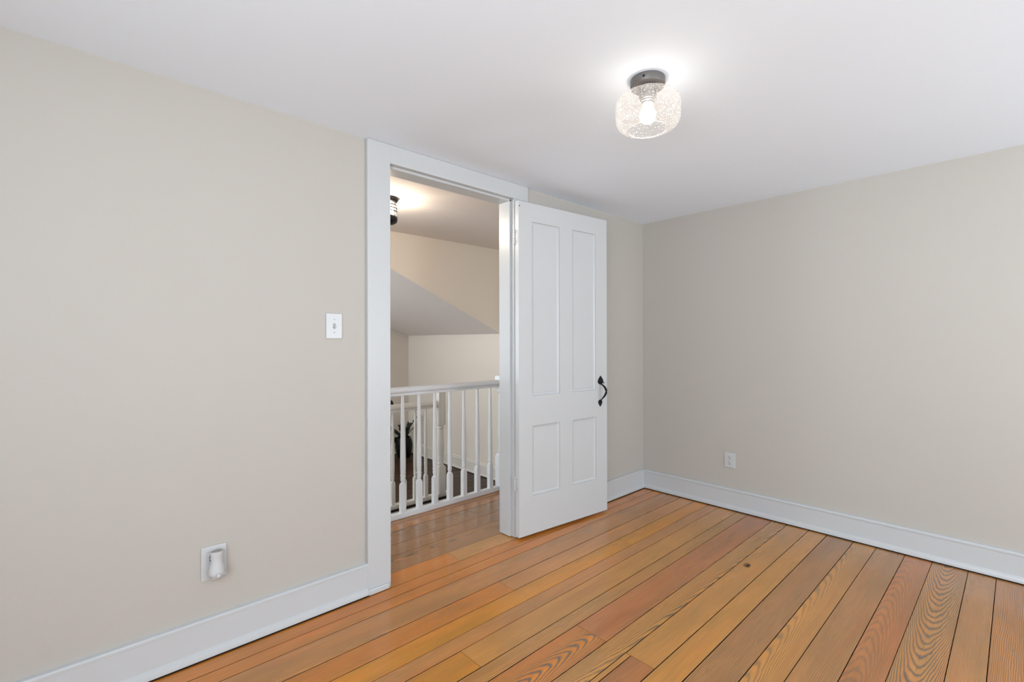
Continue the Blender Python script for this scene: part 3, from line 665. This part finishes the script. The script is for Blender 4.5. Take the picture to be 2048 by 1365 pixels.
# ------------------------------------------------------------------ hall lamp: caged flush fitting
hl = thing('cage_ceiling_lamp', 'black caged ceiling lamp in the hallway, partly hidden by the doorway', 'ceiling lamp', (-2.005, 0.648, HHC))
bm = bmesh.new(); lathe(bm, [(0.060, 0.0), (0.068, -0.002), (0.068, -0.016), (0.060, -0.026), (0.048, -0.030), (0.02, -0.030)], 40); obj('canopy', bm, BLACKI, hl, 35)
bm = shell([(0.040, -0.030), (0.041, -0.05), (0.041, -0.120), (0.038, -0.130)], 40); obj('glass_cylinder', bm, HGLASS, hl, 60)
bm = bmesh.new(); lathe(bm, [(0.010, -0.030), (0.010, -0.048), (0.016, -0.058), (0.019, -0.075), (0.017, -0.092), (0.010, -0.102), (0.0005, -0.104)], 24); obj('bulb', bm, HBULBM, hl, 60)
bm = bmesh.new()
for z, r_ in ((-0.048, 0.058), (-0.068, 0.060), (-0.088, 0.060)):
    tube(bm, [(r_ * math.cos(2 * PI * i / 40), r_ * math.sin(2 * PI * i / 40), z) for i in range(40)], 0.0032, 8, True)
for i in range(4):
    a = PI / 4 + i * PI / 2 + 0.35
    tube(bm, [(0.050 * math.cos(a), 0.050 * math.sin(a), -0.026), (0.058 * math.cos(a), 0.058 * math.sin(a), -0.05), (0.058 * math.cos(a), 0.058 * math.sin(a), -0.122)], 0.0028, 8)
obj('cage', bm, BLACKI, hl, 60)
bm = bmesh.new(); lathe(bm, [(0.040, -0.118), (0.060, -0.119), (0.064, -0.124), (0.064, -0.146), (0.058, -0.158), (0.044, -0.166), (0.020, -0.170), (0.0005, -0.171)], 40); obj('bottom_cap', bm, BLACKI, hl, 40)

# ------------------------------------------------------------------ plant on the landing
pl = thing('potted_plant', 'dark leafy plant in a glossy black pot on the landing floor', 'potted plant', (-0.515, 3.045, LZ))
bm = bmesh.new(); lathe(bm, [(0.070, 0.0), (0.078, 0.004), (0.094, 0.06), (0.104, 0.13), (0.103, 0.18), (0.094, 0.222), (0.084, 0.244), (0.084, 0.252), (0.078, 0.252), (0.078, 0.235), (0.082, 0.21)], 40, cap1=False); obj('pot', bm, POTM, pl, 40)
bm = bmesh.new(); lathe(bm, [(0.002, 0.226), (0.082, 0.222)], 24, cap0=False, cap1=False); obj('soil', bm, SOILM, pl)
def frond(az, lean, length, seed):
    rnd = random.Random(seed); bm = bmesh.new(); pts = []
    d = Vector((math.cos(az), math.sin(az), 0))
    for i in range(9):
        t = i / 8; pts.append(Vector((0, 0, 0.215)) + d * (0.02 + lean * t ** 1.5) + Vector((0, 0, length * t * (1 - 0.12 * t))))
    tube(bm, pts, [0.0055 - 0.003 * i / 8 for i in range(9)], 8)
    side = Vector((-d.y, d.x, 0))
    for i in range(2, 9):
        for s_ in (-1, 1):
            tdir = (pts[min(i + 1, 8)] - pts[i - 1]).normalized()
            L = 0.048 * (0.8 + 0.4 * rnd.random()); Wd = 0.013
            ld = (side * s_ * 0.75 + tdir * 0.7 + Vector((0, 0, rnd.uniform(-0.1, 0.2)))).normalized(); nrm = ld.cross(tdir).normalized(); wd = ld.cross(nrm).normalized()
            base = pts[i]; rows_ = []
            for q, ww, hh in ((0.0, 0.1, 0), (0.25, 0.8, 0.003), (0.5, 1.0, 0.005), (0.75, 0.75, 0.003), (1.0, 0.05, -0.002)):
                cc = base + ld * L * q + nrm * hh
                rows_.append([bm.verts.new(cc - wd * Wd * ww), bm.verts.new(cc + nrm * 0.0018), bm.verts.new(cc + wd * Wd * ww), bm.verts.new(cc - nrm * 0.0012)])
            for a, b in zip(rows_, rows_[1:]):
                for q in range(4): bm.faces.new((a[q], a[(q + 1) % 4], b[(q + 1) % 4], b[q]))
            bm.faces.new(rows_[0][::-1]); bm.faces.new(rows_[-1])
    return bm
for i, (az, lean, ln) in enumerate(((-0.78, 0.15, 0.33), (2.45, 0.17, 0.16), (2.3, 0.20, 0.20), (0.3, 0.07, 0.20), (-1.9, 0.08, 0.17), (1.2, 0.10, 0.18), (-2.6, 0.06, 0.20), (-0.4, 0.10, 0.16), (-1.2, 0.05, 0.14), (2.9, 0.09, 0.15))):
    obj('frond', frond(az, lean, ln, i), LEAFM, pl)

# round black vase on a slim pedestal, showing at the doorway edge
pv = thing('pedestal', 'slim white pedestal behind the lower railing, holding a round black vase', 'pedestal', (-1.172, 2.20, LZ))
bm = bmesh.new(); lathe(bm, [(0.034, 0.0), (0.034, 0.012), (0.014, 0.022), (0.014, 0.72), (0.030, 0.735), (0.030, 0.750)], 24); obj('stem', bm, CREAMT, pv, 40)
bm = bmesh.new(); lathe(bm, [(0.022, 0.0), (0.040, 0.012), (0.050, 0.034), (0.050, 0.056), (0.040, 0.078), (0.024, 0.090), (0.018, 0.096), (0.020, 0.102), (0.014, 0.102), (0.014, 0.094)], 32)
va = obj('vase', bm, BLACKI, None, 50); va.location = (-1.172, 2.20, LZ + 0.7505); tag(va, 'small round black vase peeking out above the lower railing at the doorway edge', 'vase')
